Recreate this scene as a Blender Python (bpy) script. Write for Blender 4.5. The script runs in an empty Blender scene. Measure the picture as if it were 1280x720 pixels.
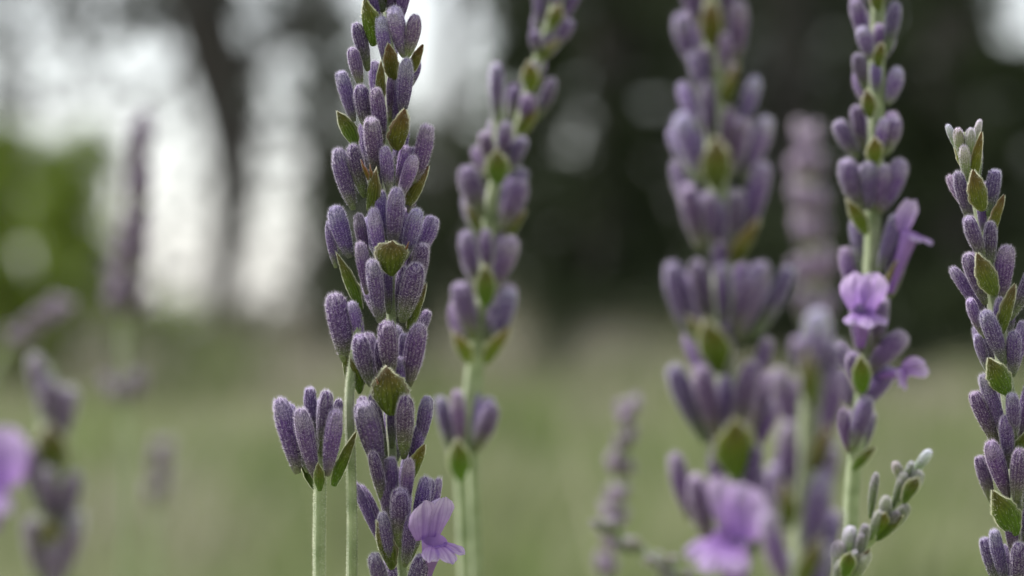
import bpy, math, random
import numpy as np
from mathutils import Vector, Matrix, Quaternion

SC = bpy.context.scene
COL = SC.collection
R = math.radians
rng = random.Random(7)
nrg = np.random.default_rng(11)

# ------------------------------------------------------------------ camera
H = 0.45            # lens height above the ground, metres
F = 4187.0          # focal length in pixels of a 1280 px wide picture
PITCH = math.atan(50 / F)
FOCUS = 0.348
cd = bpy.data.cameras.new('camera'); cam = bpy.data.objects.new('camera', cd); COL.objects.link(cam)
cam.location = (0, 0, H); cam.rotation_euler = (math.pi / 2 + PITCH, 0, 0)
cd.sensor_width = 36; cd.lens = 36 * F / 1280
cd.clip_start = 0.02; cd.clip_end = 3000
cd.dof.use_dof = True; cd.dof.focus_distance = FOCUS
cd.dof.aperture_fstop = cd.lens / 5.4      # 5.4 mm entrance pupil
SC.camera = cam
CP, SP = math.cos(PITCH), math.sin(PITCH)

def P(px, py, D):
    """point of the place measured at picture position px,py and D metres in front of the lens"""
    x = (px - 640) / F * D; v = (360 - py) / F * D
    return Vector((x, D * CP - v * SP, H + D * SP + v * CP))

# ------------------------------------------------------------------ sky, sun, exposure
SUN_EL, SUN_AZ = 56, -62        # degrees; azimuth from +Y clockwise: high over the wood, well left, behind thin cloud
w = bpy.data.worlds.new('World'); SC.world = w; w.use_nodes = True
nt = w.node_tree; nt.nodes.clear()
sky = nt.nodes.new('ShaderNodeTexSky'); sky.sky_type = 'NISHITA'; sky.sun_disc = False
sky.sun_elevation = R(SUN_EL); sky.sun_rotation = R(SUN_AZ)
sky.air_density = 1.0; sky.dust_density = 1.0; sky.ozone_density = 1.0
hs = nt.nodes.new('ShaderNodeHueSaturation'); hs.inputs['Saturation'].default_value = 0.30
bg = nt.nodes.new('ShaderNodeBackground'); bg.inputs['Strength'].default_value = 0.095
wo = nt.nodes.new('ShaderNodeOutputWorld')
nt.links.new(sky.outputs[0], hs.inputs['Color']); nt.links.new(hs.outputs[0], bg.inputs['Color']); nt.links.new(bg.outputs[0], wo.inputs[0])
sl = bpy.data.lights.new('sun', 'SUN'); sun = bpy.data.objects.new('sun', sl); COL.objects.link(sun)
sl.energy = 2.3; sl.angle = R(10); sl.color = (1, 0.975, 0.94)
sd = Vector((math.sin(R(SUN_AZ)) * math.cos(R(SUN_EL)), math.cos(R(SUN_AZ)) * math.cos(R(SUN_EL)), math.sin(R(SUN_EL))))
sun.rotation_euler = sd.to_track_quat('Z', 'Y').to_euler(); sun.location = (0, 0, 20)
vs = SC.view_settings
vs.view_transform = 'Standard'; vs.look = 'None'; vs.exposure = 1.15; vs.gamma = 1; vs.use_curve_mapping = False
SC.render.engine = 'CYCLES'
SC.cycles.use_denoising = True
SC.cycles.max_bounces = 8; SC.cycles.diffuse_bounces = 3; SC.cycles.transmission_bounces = 6

# ------------------------------------------------------------------ materials
def mat(name):
    m = bpy.data.materials.new(name); m.use_nodes = True
    t = m.node_tree; t.nodes.clear()
    return m, t, t.nodes.new('ShaderNodeOutputMaterial')
def N(t, kind, **kw):
    n = t.nodes.new(kind)
    for k, v in kw.items():
        if k in n.inputs: n.inputs[k].default_value = v
        else: setattr(n, k, v)
    return n
def ramp(t, stops):
    n = t.nodes.new('ShaderNodeValToRGB'); e = n.color_ramp.elements
    while len(e) < len(stops): e.new(0.5)
    for q, (p, c) in zip(e, stops): q.position = p; q.color = (*c, 1)
    return n
def attr(t, name): return N(t, 'ShaderNodeAttribute', attribute_name=name)
def mixc(t, a, b, fac, mode='MIX'):
    n = t.nodes.new('ShaderNodeMix'); n.data_type = 'RGBA'; n.blend_type = mode
    for s, v in ((0, fac), (6, a), (7, b)):
        if hasattr(v, 'links') or isinstance(v, bpy.types.NodeSocket): t.links.new(v, n.inputs[s])
        else: n.inputs[s].default_value = v if s == 0 else (*v, 1)
    return n.outputs[2]
def thin(t, out, color, rough=0.7, trans=0.3, tcol=None, spec=0.25, normal=None):
    """leaf or petal: a rough surface that lets some light through"""
    b = N(t, 'ShaderNodeBsdfPrincipled', Roughness=rough); b.inputs['Specular IOR Level'].default_value = spec
    tr = t.nodes.new('ShaderNodeBsdfTranslucent'); mx = t.nodes.new('ShaderNodeMixShader'); mx.inputs[0].default_value = trans
    t.links.new(color, b.inputs['Base Color']); t.links.new(tcol or color, tr.inputs['Color'])
    if normal: t.links.new(normal, b.inputs['Normal'])
    t.links.new(b.outputs[0], mx.inputs[1]); t.links.new(tr.outputs[0], mx.inputs[2]); t.links.new(mx.outputs[0], out.inputs[0])
    return b

def calyx_mat(name, stops):
    m, t, o = mat(name)
    a = attr(t, 't'); oi = N(t, 'ShaderNodeObjectInfo')
    r = ramp(t, stops)
    tc = N(t, 'ShaderNodeTexCoord')
    n1 = N(t, 'ShaderNodeTexNoise', Scale=900.0, Detail=3.0)
    t.links.new(tc.outputs['Object'], n1.inputs['Vector'])
    # shift the green base up or down from calyx to calyx
    ad = N(t, 'ShaderNodeMath', operation='MULTIPLY_ADD'); ad.inputs[1].default_value = 0.36; ad.inputs[2].default_value = -0.2
    t.links.new(oi.outputs['Random'], ad.inputs[0])
    sm = N(t, 'ShaderNodeMath', operation='ADD'); t.links.new(a.outputs['Fac'], sm.inputs[0]); t.links.new(ad.outputs[0], sm.inputs[1])
    nz = N(t, 'ShaderNodeMath', operation='MULTIPLY_ADD'); nz.inputs[1].default_value = 0.35; nz.inputs[2].default_value = -0.17
    t.links.new(n1.outputs[0], nz.inputs[0])
    sm2 = N(t, 'ShaderNodeMath', operation='ADD'); t.links.new(sm.outputs[0], sm2.inputs[0]); t.links.new(nz.outputs[0], sm2.inputs[1])
    t.links.new(sm2.outputs[0], r.inputs[0])
    n2 = N(t, 'ShaderNodeTexNoise', Scale=5200.0, Detail=2.0); t.links.new(tc.outputs['Object'], n2.inputs['Vector'])
    rr = ramp(t, [(0.35, (0.62, 0.6, 0.62)), (0.7, (1.5, 1.5, 1.45))]); t.links.new(n2.outputs[0], rr.inputs[0])
    c = mixc(t, r.outputs[0], rr.outputs[0], 0.8, 'MULTIPLY')
    c = mixc(t, c, oi.outputs['Color'], 1.0, 'MULTIPLY')
    hv = N(t, 'ShaderNodeHueSaturation'); t.links.new(c, hv.inputs['Color'])
    vv = N(t, 'ShaderNodeMapRange'); vv.inputs[3].default_value = 0.8; vv.inputs[4].default_value = 1.25
    t.links.new(oi.outputs['Random'], vv.inputs[0]); t.links.new(vv.outputs[0], hv.inputs['Value'])
    bmp = N(t, 'ShaderNodeBump', Strength=0.6, Distance=0.00012); t.links.new(n2.outputs[0], bmp.inputs['Height'])
    b = thin(t, o, hv.outputs[0], rough=0.85, trans=0.1, spec=0.15, normal=bmp.outputs[0])
    b.inputs['Sheen Weight'].default_value = 0.12; b.inputs['Sheen Roughness'].default_value = 0.5
    b.inputs['Sheen Tint'].default_value = (0.9, 0.85, 1, 1)
    return m
M = {}
M['calyx'] = calyx_mat('purple_calyx', [(0.0, (0.17, 0.20, 0.09)), (0.2, (0.13, 0.12, 0.11)), (0.42, (0.10, 0.056, 0.16)), (0.8, (0.112, 0.056, 0.20)), (1.0, (0.19, 0.145, 0.26))])
M['young'] = calyx_mat('green_calyx', [(0.0, (0.14, 0.19, 0.05)), (0.45, (0.17, 0.20, 0.09)), (0.75, (0.20, 0.185, 0.17)), (1.0, (0.36, 0.32, 0.34))])

m, t, o = mat('pale_fuzz'); oi = N(t, 'ShaderNodeObjectInfo')
c = mixc(t, (0.84, 0.74, 0.92), oi.outputs['Color'], 0.35, 'MULTIPLY'); thin(t, o, c, rough=0.9, trans=0.5, spec=0.1); M['fuzz'] = m
m, t, o = mat('green_fuzz'); rgb = N(t, 'ShaderNodeRGB'); rgb.outputs[0].default_value = (0.84, 0.82, 0.70, 1)
thin(t, o, rgb.outputs[0], rough=0.9, trans=0.45, spec=0.1); M['gfuzz'] = m

m, t, o = mat('bract_green')
a = attr(t, 't'); s = attr(t, 's'); oi = N(t, 'ShaderNodeObjectInfo'); tc = N(t, 'ShaderNodeTexCoord')
r = ramp(t, [(0.0, (0.14, 0.20, 0.035)), (0.45, (0.12, 0.145, 0.022)), (0.74, (0.15, 0.115, 0.036)), (1.0, (0.17, 0.095, 0.07))]); t.links.new(a.outputs['Fac'], r.inputs[0])
n1 = N(t, 'ShaderNodeTexNoise', Scale=6.0, Detail=4.0); t.links.new(tc.outputs['Object'], n1.inputs['Vector'])
rn = ramp(t, [(0.3, (0.6, 0.62, 0.55)), (0.72, (1.5, 1.4, 1.3))]); t.links.new(n1.outputs[0], rn.inputs[0])
c = mixc(t, r.outputs[0], rn.outputs[0], 0.8, 'MULTIPLY')
# fan of veins
wv = N(t, 'ShaderNodeMath', operation='SINE'); ml = N(t, 'ShaderNodeMath', operation='MULTIPLY'); ml.inputs[1].default_value = 26
t.links.new(s.outputs['Fac'], ml.inputs[0]); t.links.new(ml.outputs[0], wv.inputs[0])
vr = N(t, 'ShaderNodeMapRange'); vr.inputs[1].default_value = 0.55; vr.inputs[2].default_value = 1.0; vr.inputs[4].default_value = 0.55; t.links.new(wv.outputs[0], vr.inputs[0])
c = mixc(t, c, (0.07, 0.075, 0.015), vr.outputs[0])
# papery pale margin
ab = N(t, 'ShaderNodeMath', operation='ABSOLUTE'); t.links.new(s.outputs['Fac'], ab.inputs[0])
mr = N(t, 'ShaderNodeMapRange'); mr.inputs[1].default_value = 0.74; mr.inputs[2].default_value = 0.98; mr.inputs[4].default_value = 0.85; t.links.new(ab.outputs[0], mr.inputs[0])
c = mixc(t, c, (0.4, 0.34, 0.26), mr.outputs[0])
c = mixc(t, c, oi.outputs['Color'], 1.0, 'MULTIPLY')
bmp = N(t, 'ShaderNodeBump', Strength=0.5, Distance=0.0001); t.links.new(wv.outputs[0], bmp.inputs['Height'])
thin(t, o, c, rough=0.6, trans=0.3, spec=0.3, normal=bmp.outputs[0]); M['bract'] = m

m, t, o = mat('stem_green'); tc = N(t, 'ShaderNodeTexCoord')
n1 = N(t, 'ShaderNodeTexNoise', Scale=400.0, Detail=4.0); t.links.new(tc.outputs['Object'], n1.inputs['Vector'])
r = ramp(t, [(0.3, (0.20, 0.25, 0.12)), (0.7, (0.40, 0.44, 0.27))]); t.links.new(n1.outputs[0], r.inputs[0])
b = thin(t, o, r.outputs[0], rough=0.75, trans=0.1, spec=0.2); b.inputs['Sheen Weight'].default_value = 0.4; M['stem'] = m

m, t, o = mat('lilac_petal'); a = attr(t, 't'); s = attr(t, 's'); tc = N(t, 'ShaderNodeTexCoord')
r = ramp(t, [(0.0, (0.30, 0.14, 0.46)), (0.5, (0.46, 0.28, 0.66)), (1.0, (0.68, 0.54, 0.82))]); t.links.new(a.outputs['Fac'], r.inputs[0])
n1 = N(t, 'ShaderNodeTexNoise', Scale=700.0, Detail=3.0); t.links.new(tc.outputs['Object'], n1.inputs['Vector'])
rn = ramp(t, [(0.3, (0.75, 0.72, 0.8)), (0.7, (1.2, 1.2, 1.15))]); t.links.new(n1.outputs[0], rn.inputs[0])
c = mixc(t, r.outputs[0], rn.outputs[0], 0.7, 'MULTIPLY')
ab = N(t, 'ShaderNodeMath', operation='ABSOLUTE'); t.links.new(s.outputs['Fac'], ab.inputs[0])
vr = N(t, 'ShaderNodeMapRange'); vr.inputs[1].default_value = 0.0; vr.inputs[2].default_value = 0.22; vr.inputs[3].default_value = 0.5; vr.inputs[4].default_value = 0.0; t.links.new(ab.outputs[0], vr.inputs[0])
c = mixc(t, c, (0.22, 0.09, 0.42), vr.outputs[0])
vn = N(t, 'ShaderNodeMath', operation='MULTIPLY'); vn.inputs[1].default_value = 21.0; t.links.new(s.outputs['Fac'], vn.inputs[0])
vs_ = N(t, 'ShaderNodeMath', operation='SINE'); t.links.new(vn.outputs[0], vs_.inputs[0])
v2 = N(t, 'ShaderNodeMapRange'); v2.inputs[1].default_value = 0.5; v2.inputs[2].default_value = 1.0; v2.inputs[4].default_value = 0.35; t.links.new(vs_.outputs[0], v2.inputs[0])
c = mixc(t, c, (0.30, 0.14, 0.48), v2.outputs[0])
bp = N(t, 'ShaderNodeBump', Strength=0.7, Distance=0.00025); t.links.new(n1.outputs[0], bp.inputs['Height'])
thin(t, o, c, rough=0.55, trans=0.45, spec=0.25, normal=bp.outputs[0]); M['petal'] = m

def leaf_mat(name, dark, light, trans=0.25):
    m, t, o = mat(name); a = attr(t, 'rnd')
    r = ramp(t, [(0.0, dark), (1.0, light)]); t.links.new(a.outputs['Fac'], r.inputs[0])
    thin(t, o, r.outputs[0], rough=0.6, trans=trans, spec=0.3); return m
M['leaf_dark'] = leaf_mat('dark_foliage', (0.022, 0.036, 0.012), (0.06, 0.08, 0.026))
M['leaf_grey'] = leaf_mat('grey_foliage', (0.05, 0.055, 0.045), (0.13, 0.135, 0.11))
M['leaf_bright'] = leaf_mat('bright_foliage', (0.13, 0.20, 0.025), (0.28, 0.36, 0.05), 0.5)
M['grass'] = leaf_mat('meadow_grass', (0.16, 0.22, 0.065), (0.37, 0.39, 0.22), 0.35)
M['dry'] = leaf_mat('dry_grass', (0.12, 0.11, 0.07), (0.30, 0.27, 0.19), 0.3)
M['stalk'] = leaf_mat('stalk_grass', (0.16, 0.20, 0.08), (0.42, 0.38, 0.28), 0.3)
m, t, o = mat('tuft_grass'); a = attr(t, 'rnd')
r = ramp(t, [(0.0, (0.07, 0.10, 0.03)), (0.4, (0.20, 0.28, 0.07)), (0.65, (0.33, 0.34, 0.19)), (1.0, (0.44, 0.40, 0.33))]); t.links.new(a.outputs['Fac'], r.inputs[0])
thin(t, o, r.outputs[0], rough=0.7, trans=0.3, spec=0.2); M['tuft'] = m

m, t, o = mat('bark'); tc = N(t, 'ShaderNodeTexCoord'); mp = N(t, 'ShaderNodeMapping'); mp.inputs['Scale'].default_value = (14, 14, 2.5)
n1 = N(t, 'ShaderNodeTexNoise', Scale=1.0, Detail=6.0); t.links.new(tc.outputs['Object'], mp.inputs[0]); t.links.new(mp.outputs[0], n1.inputs['Vector'])
r = ramp(t, [(0.3, (0.04, 0.035, 0.03)), (0.7, (0.13, 0.115, 0.10))]); t.links.new(n1.outputs[0], r.inputs[0])
b = N(t, 'ShaderNodeBsdfPrincipled', Roughness=0.9); t.links.new(r.outputs[0], b.inputs['Base Color'])
bmp = N(t, 'ShaderNodeBump', Strength=0.8, Distance=0.03); t.links.new(n1.outputs[0], bmp.inputs['Height']); t.links.new(bmp.outputs[0], b.inputs['Normal'])
t.links.new(b.outputs[0], o.inputs[0]); M['bark'] = m

m, t, o = mat('meadow_ground'); g = N(t, 'ShaderNodeNewGeometry'); sp = N(t, 'ShaderNodeSeparateXYZ'); t.links.new(g.outputs['Position'], sp.inputs[0])
n1 = N(t, 'ShaderNodeTexNoise', Scale=0.22, Detail=7.0); t.links.new(g.outputs['Position'], n1.inputs['Vector'])
n2 = N(t, 'ShaderNodeTexNoise', Scale=9.0, Detail=5.0); t.links.new(g.outputs['Position'], n2.inputs['Vector'])
mott = ramp(t, [(0.3, (0.6, 0.6, 0.6)), (0.7, (1.45, 1.4, 1.35))]); t.links.new(n2.outputs[0], mott.inputs[0])
# open grass, thinning into dry litter and then the wood's dark soil with tree shade painted in, ragged borders
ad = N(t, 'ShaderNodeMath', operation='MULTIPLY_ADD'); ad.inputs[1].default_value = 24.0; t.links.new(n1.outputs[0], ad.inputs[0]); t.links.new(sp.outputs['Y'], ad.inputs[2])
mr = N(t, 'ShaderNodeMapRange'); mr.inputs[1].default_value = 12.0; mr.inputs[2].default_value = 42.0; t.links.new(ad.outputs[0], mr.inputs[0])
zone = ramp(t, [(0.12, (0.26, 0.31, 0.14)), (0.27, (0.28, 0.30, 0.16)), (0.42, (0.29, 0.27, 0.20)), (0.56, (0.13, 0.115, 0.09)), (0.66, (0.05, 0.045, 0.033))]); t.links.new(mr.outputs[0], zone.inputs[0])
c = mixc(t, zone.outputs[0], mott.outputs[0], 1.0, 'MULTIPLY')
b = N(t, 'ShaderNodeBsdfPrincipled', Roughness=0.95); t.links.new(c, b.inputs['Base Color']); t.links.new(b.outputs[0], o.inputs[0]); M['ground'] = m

# ------------------------------------------------------------------ mesh helpers
def mesh(name, verts, faces, mats, attrs=None, fm=None, smooth=True):
    me = bpy.data.meshes.new(name); me.from_pydata([tuple(v) for v in verts], [], faces)
    for q in mats: me.materials.append(q)
    if attrs:
        for k, vals in attrs.items():
            at = me.attributes.new(k, 'FLOAT', 'POINT'); at.data.foreach_set('value', np.asarray(vals, np.float32))
    if fm is not None: me.polygons.foreach_set('material_index', fm)
    if smooth: me.polygons.foreach_set('use_smooth', [True] * len(me.polygons))
    me.update(); return me
def link(name, data, parent=None, mw=None):
    ob = bpy.data.objects.new(name, data); COL.objects.link(ob)
    if parent is not None:
        ob.parent = parent
        if mw is not None: ob.matrix_basis = Matrix.Translation(-parent.location) @ mw if parent.parent is None else mw
    elif mw is not None: ob.matrix_basis = mw
    return ob
def tag(ob, label=None, cat=None, group=None, kind=None):
    if label: ob['label'] = label
    if cat: ob['category'] = cat
    if group: ob['group'] = group
    if kind: ob['kind'] = kind
    return ob
def frame(base, tip, out, sx, sy, L):
    """matrix: local Z runs base->tip, local Y faces 'out'"""
    z = (tip - base).normalized(); y = (out - z * out.dot(z))
    if y.length < 1e-6: y = Vector((0, -1, 0.01)) - z * z.dot(Vector((0, -1, 0.01)))
    y.normalize(); x = y.cross(z)
    m = Matrix((x * sx, y * sy, z * L)).transposed().to_4x4(); m.translation = base
    return m

CL, CW = 0.006, 0.0024          # a calyx is 6 mm long and 2.4 mm wide
def calyx_mesh(seed, kind, hairs=3000, tip='round', bend=0.0):
    g = np.random.default_rng(seed); nr, ns = 20, 52
    tt = 1 - (1 - np.linspace(0, 1, nr)) ** 1.35
    verts, at = [], []
    ph = g.uniform(0, 6.28)
    def rad(u):
        r0 = np.interp(u, [0, .06, .2, .42, .64, .8, .9, .96, .985, 1], [.34, .48, .68, .91, 1.0, .93, .77, .55, .36, .04])
        return r0 * CW / 2
    def surf(u, th):
        rib = 1 + 0.07 * math.cos(13 * th) * min(1, u * 6) * (1 if u < .88 else max(0, (1 - u) / .12))
        lob = 1 + 0.20 * math.cos(5 * th + ph) * max(0, (u - .78) / .22)
        flat = 1 + 0.06 * math.cos(2 * th + ph)
        r = rad(u) * rib * lob * flat
        z = u * CL + (0.00035 * math.cos(5 * th + ph) * max(0, (u - .8) / .2) * (1 - u) * 5)
        if tip == 'open': z -= 0.0003 * max(0, (u - .93) / .07) ** 1.5
        by = bend * math.sin(u * 2.2) * 0.0011
        return Vector((r * math.cos(th), r * math.sin(th) + by, z))
    for i in range(nr):
        for j in range(ns):
            verts.append(surf(tt[i], 2 * math.pi * j / ns)); at.append(tt[i])
    faces = [(i * ns + j, i * ns + (j + 1) % ns, (i + 1) * ns + (j + 1) % ns, (i + 1) * ns + j) for i in range(nr - 1) for j in range(ns)]
    faces.append(tuple(range(ns))[::-1]); faces.append(tuple(range((nr - 1) * ns, nr * ns)))
    fm = [0] * len(faces)
    for k in range(hairs):
        u = g.uniform(0.02, 1.0) ** 0.62 * 0.995; th = g.uniform(0, 6.283)
        p = surf(u, th); e = 1e-3
        du = surf(min(1, u + e), th) - surf(u - e, th); dt = surf(u, th + e) - surf(u, th - e)
        n = dt.cross(du)
        if n.length < 1e-14: continue
        n.normalize(); du.normalize(); dt.normalize()
        d = (n * g.uniform(.6, 1.1) + du * g.uniform(0.0, .7) + dt * g.uniform(-.6, .6)).normalized()
        L = g.uniform(.00016, .00046) * (0.8 + 0.4 * u)
        side = d.cross(Vector(g.normal(size=3))).normalized() * 0.000011
        b = len(verts); p0 = p - d * 0.00003
        verts += [p0 - side, p0 + side, p + d * L]; at += [u, u, u]; faces.append((b, b + 1, b + 2)); fm.append(1)
    return mesh('calyx', verts, faces, [M[kind], M['fuzz']], {'t': at}, fm)
CAL = [calyx_mesh(k, 'calyx', bend=b, tip=tp) for k, (b, tp) in enumerate([(0, 'round'), (.35, 'round'), (-.35, 'round'), (.5, 'open'), (0.2, 'round'), (-.15, 'open')])]
YNG = [calyx_mesh(20 + k, 'young', bend=b, tip='round') for k, b in enumerate((0, .4, -.4))]
CAL_LOW = CAL

def bract_mesh(seed, shape):
    g = np.random.default_rng(seed); n, c = 26, 12
    verts, T, S, faces, fm = [], [], [], [], []
    prof = {'ovate': ([0, .1, .3, .5, .7, .88, 1], [.16, .34, .49, .47, .33, .14, .015]),
            'broad': ([0, .12, .35, .6, .75, .9, 1], [.10, .30, .47, .50, .36, .12, .015]),
            'lance': ([0, .15, .35, .6, .8, .93, 1], [.22, .40, .50, .42, .26, .11, .015])}[shape]
    wave = g.uniform(0, 6.28)
    def pt(u, s, off):
        hw = np.interp(u, *prof) * (1 + (.05 * math.sin(u * 19 + wave * (2 if s > 0 else 3)) + .03 * math.sin(u * 43 + wave)) * abs(s) ** 3); a = s * 1.25
        x = math.sin(a) / math.sin(1.25) * hw
        y = (math.cos(a) - 1) * hw * 1.2 + off + 0.05 * math.sin(u * 7 + wave) * s + 0.10 * math.sin(u * 3.1)
        return Vector((x, y, u))
    for off in (0.02, -0.02):
        for i in range(n + 1):
            for j in range(c + 1):
                u = i / n; s = -1 + 2 * j / c
                verts.append(pt(u, s, off)); T.append(u); S.append(s)
    st = (n + 1) * (c + 1); w_ = c + 1
    for i in range(n):
        for j in range(c):
            a = i * w_ + j
            faces.append((a, a + w_, a + w_ + 1, a + 1)); faces.append((st + a, st + a + 1, st + a + w_ + 1, st + a + w_))
    rim = [j for j in range(w_)] + [i * w_ + c for i in range(1, n + 1)] + [n * w_ + j for j in range(c - 1, -1, -1)] + [i * w_ for i in range(n - 1, 0, -1)]
    for k in range(len(rim)):
        a, b = rim[k], rim[(k + 1) % len(rim)]; faces.append((a, b, st + b, st + a))
    fm = [0] * len(faces)
    for k in range(1080):
        edge = k < 900
        u = g.uniform(0, 1); s = g.choice([-1, 1]) if edge else g.uniform(-1, 1)
        p = pt(u, s, 0.02)
        d = Vector((s * g.uniform(.4, 1), g.uniform(-.2, .6) if edge else g.uniform(.3, .9), g.uniform(-.1, .8))).normalized()
        L = g.uniform(.03, .10); side = d.cross(Vector(g.normal(size=3))).normalized() * 0.0045
        b = len(verts); verts += [p - side, p + side, p + d * L]; T += [u] * 3; S += [s] * 3; faces.append((b, b + 1, b + 2)); fm.append(1)
    return mesh('bract', verts, faces, [M['bract'], M['gfuzz']], {'t': T, 's': S}, fm)
BR = {k: [bract_mesh(40 + i, k), bract_mesh(50 + i, k)] for i, k in enumerate(('ovate', 'broad', 'lance'))}

# open floret: tube with an upright two-lobed upper lip and a spreading three-lobed lower lip (metres)
def lobe(verts, faces, T, S, o, d, side, up, L, W, curl, ruff, g):
    n, c = 14, 16; b = len(verts); ph = g.uniform(0, 6)
    for i in range(n + 1):
        for j in range(c + 1):
            u = i / n; s = -1 + 2 * j / c
            hw = np.interp(u, [0, .15, .45, .75, .92, 1], [.42, .62, .95, 1, .72, .34]) * W / 2
            p = o + d * (L * u * (1 - .06 * s * s)) + side * (hw * s) + up * (curl * L * u * u - .18 * hw * s * s * (1 - u * .4) + ruff * u * (math.sin(s * 4 + u * 5 + ph) + .5 * math.sin(s * 11 + ph * 2 + u * 3) + .35 * math.sin(u * 14 + s * 5 + ph)))
            verts.append(p); T.append(0.25 + 0.75 * u); S.append(s)
    for i in range(n):
        for j in range(c):
            a = b + i * (c + 1) + j; faces.append((a, a + c + 1, a + c + 2, a + 1))
def corolla_meshes(seed):
    g = np.random.default_rng(seed); X, Y, Z = Vector((1, 0, 0)), Vector((0, 1, 0)), Vector((0, 0, 1)); mm = 0.001
    v, f, T, S = [], [], [], []
    ns, nr = 20, 10
    for i in range(nr + 1):
        u = i / nr; r = np.interp(u, [0, .3, .75, 1], [.55, .7, 1.05, 1.35]) * mm
        for j in range(ns):
            a = 2 * math.pi * j / ns
            v.append(Vector((r * math.cos(a), r * math.sin(a), u * 4.6 * mm))); T.append(u * .4); S.append(.5)
    f = [(i * ns + j, i * ns + (j + 1) % ns, (i + 1) * ns + (j + 1) % ns, (i + 1) * ns + j) for i in range(nr) for j in range(ns)]
    tube = mesh('tube', v, f, [M['petal']], {'t': T, 's': S})
    v, f, T, S = [], [], [], []
    for sx in (-1, 1):
        lobe(v, f, T, S, Vector((sx * .75 * mm, -.9 * mm, 4.2 * mm)), (Z * .97 + X * sx * .10 - Y * .16).normalized(), (X - Z * sx * .15).normalized(), Y, 4.6 * mm, 3.5 * mm, .06, .16 * mm, g)
    up = mesh('upper_lip', v, f, [M['petal']], {'t': T, 's': S})
    v, f, T, S = [], [], [], []
    for sx, L, W in ((-1, 2.4, 1.9), (0, 2.9, 2.2), (1, 2.4, 1.9)):
        d = (Y * .9 + X * sx * .75 + Z * .12).normalized(); side = d.cross(Z).normalized()
        lobe(v, f, T, S, Vector((sx * .7 * mm, .7 * mm, 4.5 * mm)), d, side, Z, L * mm, W * mm, -.28, .14 * mm, g)
    lo = mesh('lower_lip', v, f, [M['petal']], {'t': T, 's': S})
    return tube, up, lo
COR = [corolla_meshes(60), corolla_meshes(61)]

def sweep(pts, rads, ns=10, square=0.0, jit=0.0, g=None):
    """tube along a smooth curve through pts"""
    P_ = [Vector(p) for p in pts]; out = []; rr = []
    tan = []
    for i, p in enumerate(P_):
        a, b = P_[max(0, i - 1)], P_[min(len(P_) - 1, i + 1)]; da, db = (p - a).length, (b - p).length
        if da < 1e-9: tan.append((b - p) / db)
        elif db < 1e-9: tan.append((p - a) / da)
        else: tan.append(((p - a) / da * db + (b - p) / db * da) / (da + db))
    for i in range(len(P_) - 1):
        p1, p2 = P_[i], P_[i + 1]; Ls = (p2 - p1).length
        for k in range(8):
            u = k / 8
            out.append(p1 * (2 * u ** 3 - 3 * u * u + 1) + tan[i] * Ls * (u ** 3 - 2 * u * u + u) + p2 * (3 * u * u - 2 * u ** 3) + tan[i + 1] * Ls * (u ** 3 - u * u)); rr.append(rads[i] * (1 - u) + rads[i + 1] * u)
    out.append(P_[-1]); rr.append(rads[-1])
    verts = []; ref = Vector((0.3, 1, 0.05)).normalized()
    for i, p in enumerate(out):
        d = (out[min(i + 1, len(out) - 1)] - out[max(0, i - 1)]).normalized()
        x = ref.cross(d).normalized(); y = d.cross(x)
        for j in range(ns):
            a = 2 * math.pi * j / ns; r = rr[i] * (1 + square * math.cos(4 * a))
            if jit and g is not None: r *= 1 + g.uniform(-jit, jit)
            verts.append(p + x * (r * math.cos(a)) + y * (r * math.sin(a)))
    n = len(out)
    faces = [(i * ns + j, i * ns + (j + 1) % ns, (i + 1) * ns + (j + 1) % ns, (i + 1) * ns + j) for i in range(n - 1) for j in range(ns)]
    faces += [tuple(range(ns))[::-1], tuple(range((n - 1) * ns, n * ns))]
    return verts, faces, out, rr

# ------------------------------------------------------------------ the setting: ground and grass
bm_v = []; bm_f = []
xs = [-1500, -200, -60, -30, -15, -8, -4, 0, 4, 8, 15, 30, 60, 200, 1500]; ys = [-1500, -60, -10, 0, 3, 6, 10, 15, 20, 26, 33, 45, 70, 200, 2500]
gr = random.Random(3)
for yy in ys:
    for xx in xs: bm_v.append((xx, yy, gr.uniform(-.03, .0) if 1 < yy < 60 else -0.02))
nx = len(xs)
for i in range(len(ys) - 1):
    for j in range(nx - 1): bm_f.append((i * nx + j, i * nx + j + 1, (i + 1) * nx + j + 1, (i + 1) * nx + j))
gnd = link('ground', mesh('ground', bm_v, bm_f, [M['ground']])); tag(gnd, kind='structure')

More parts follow.
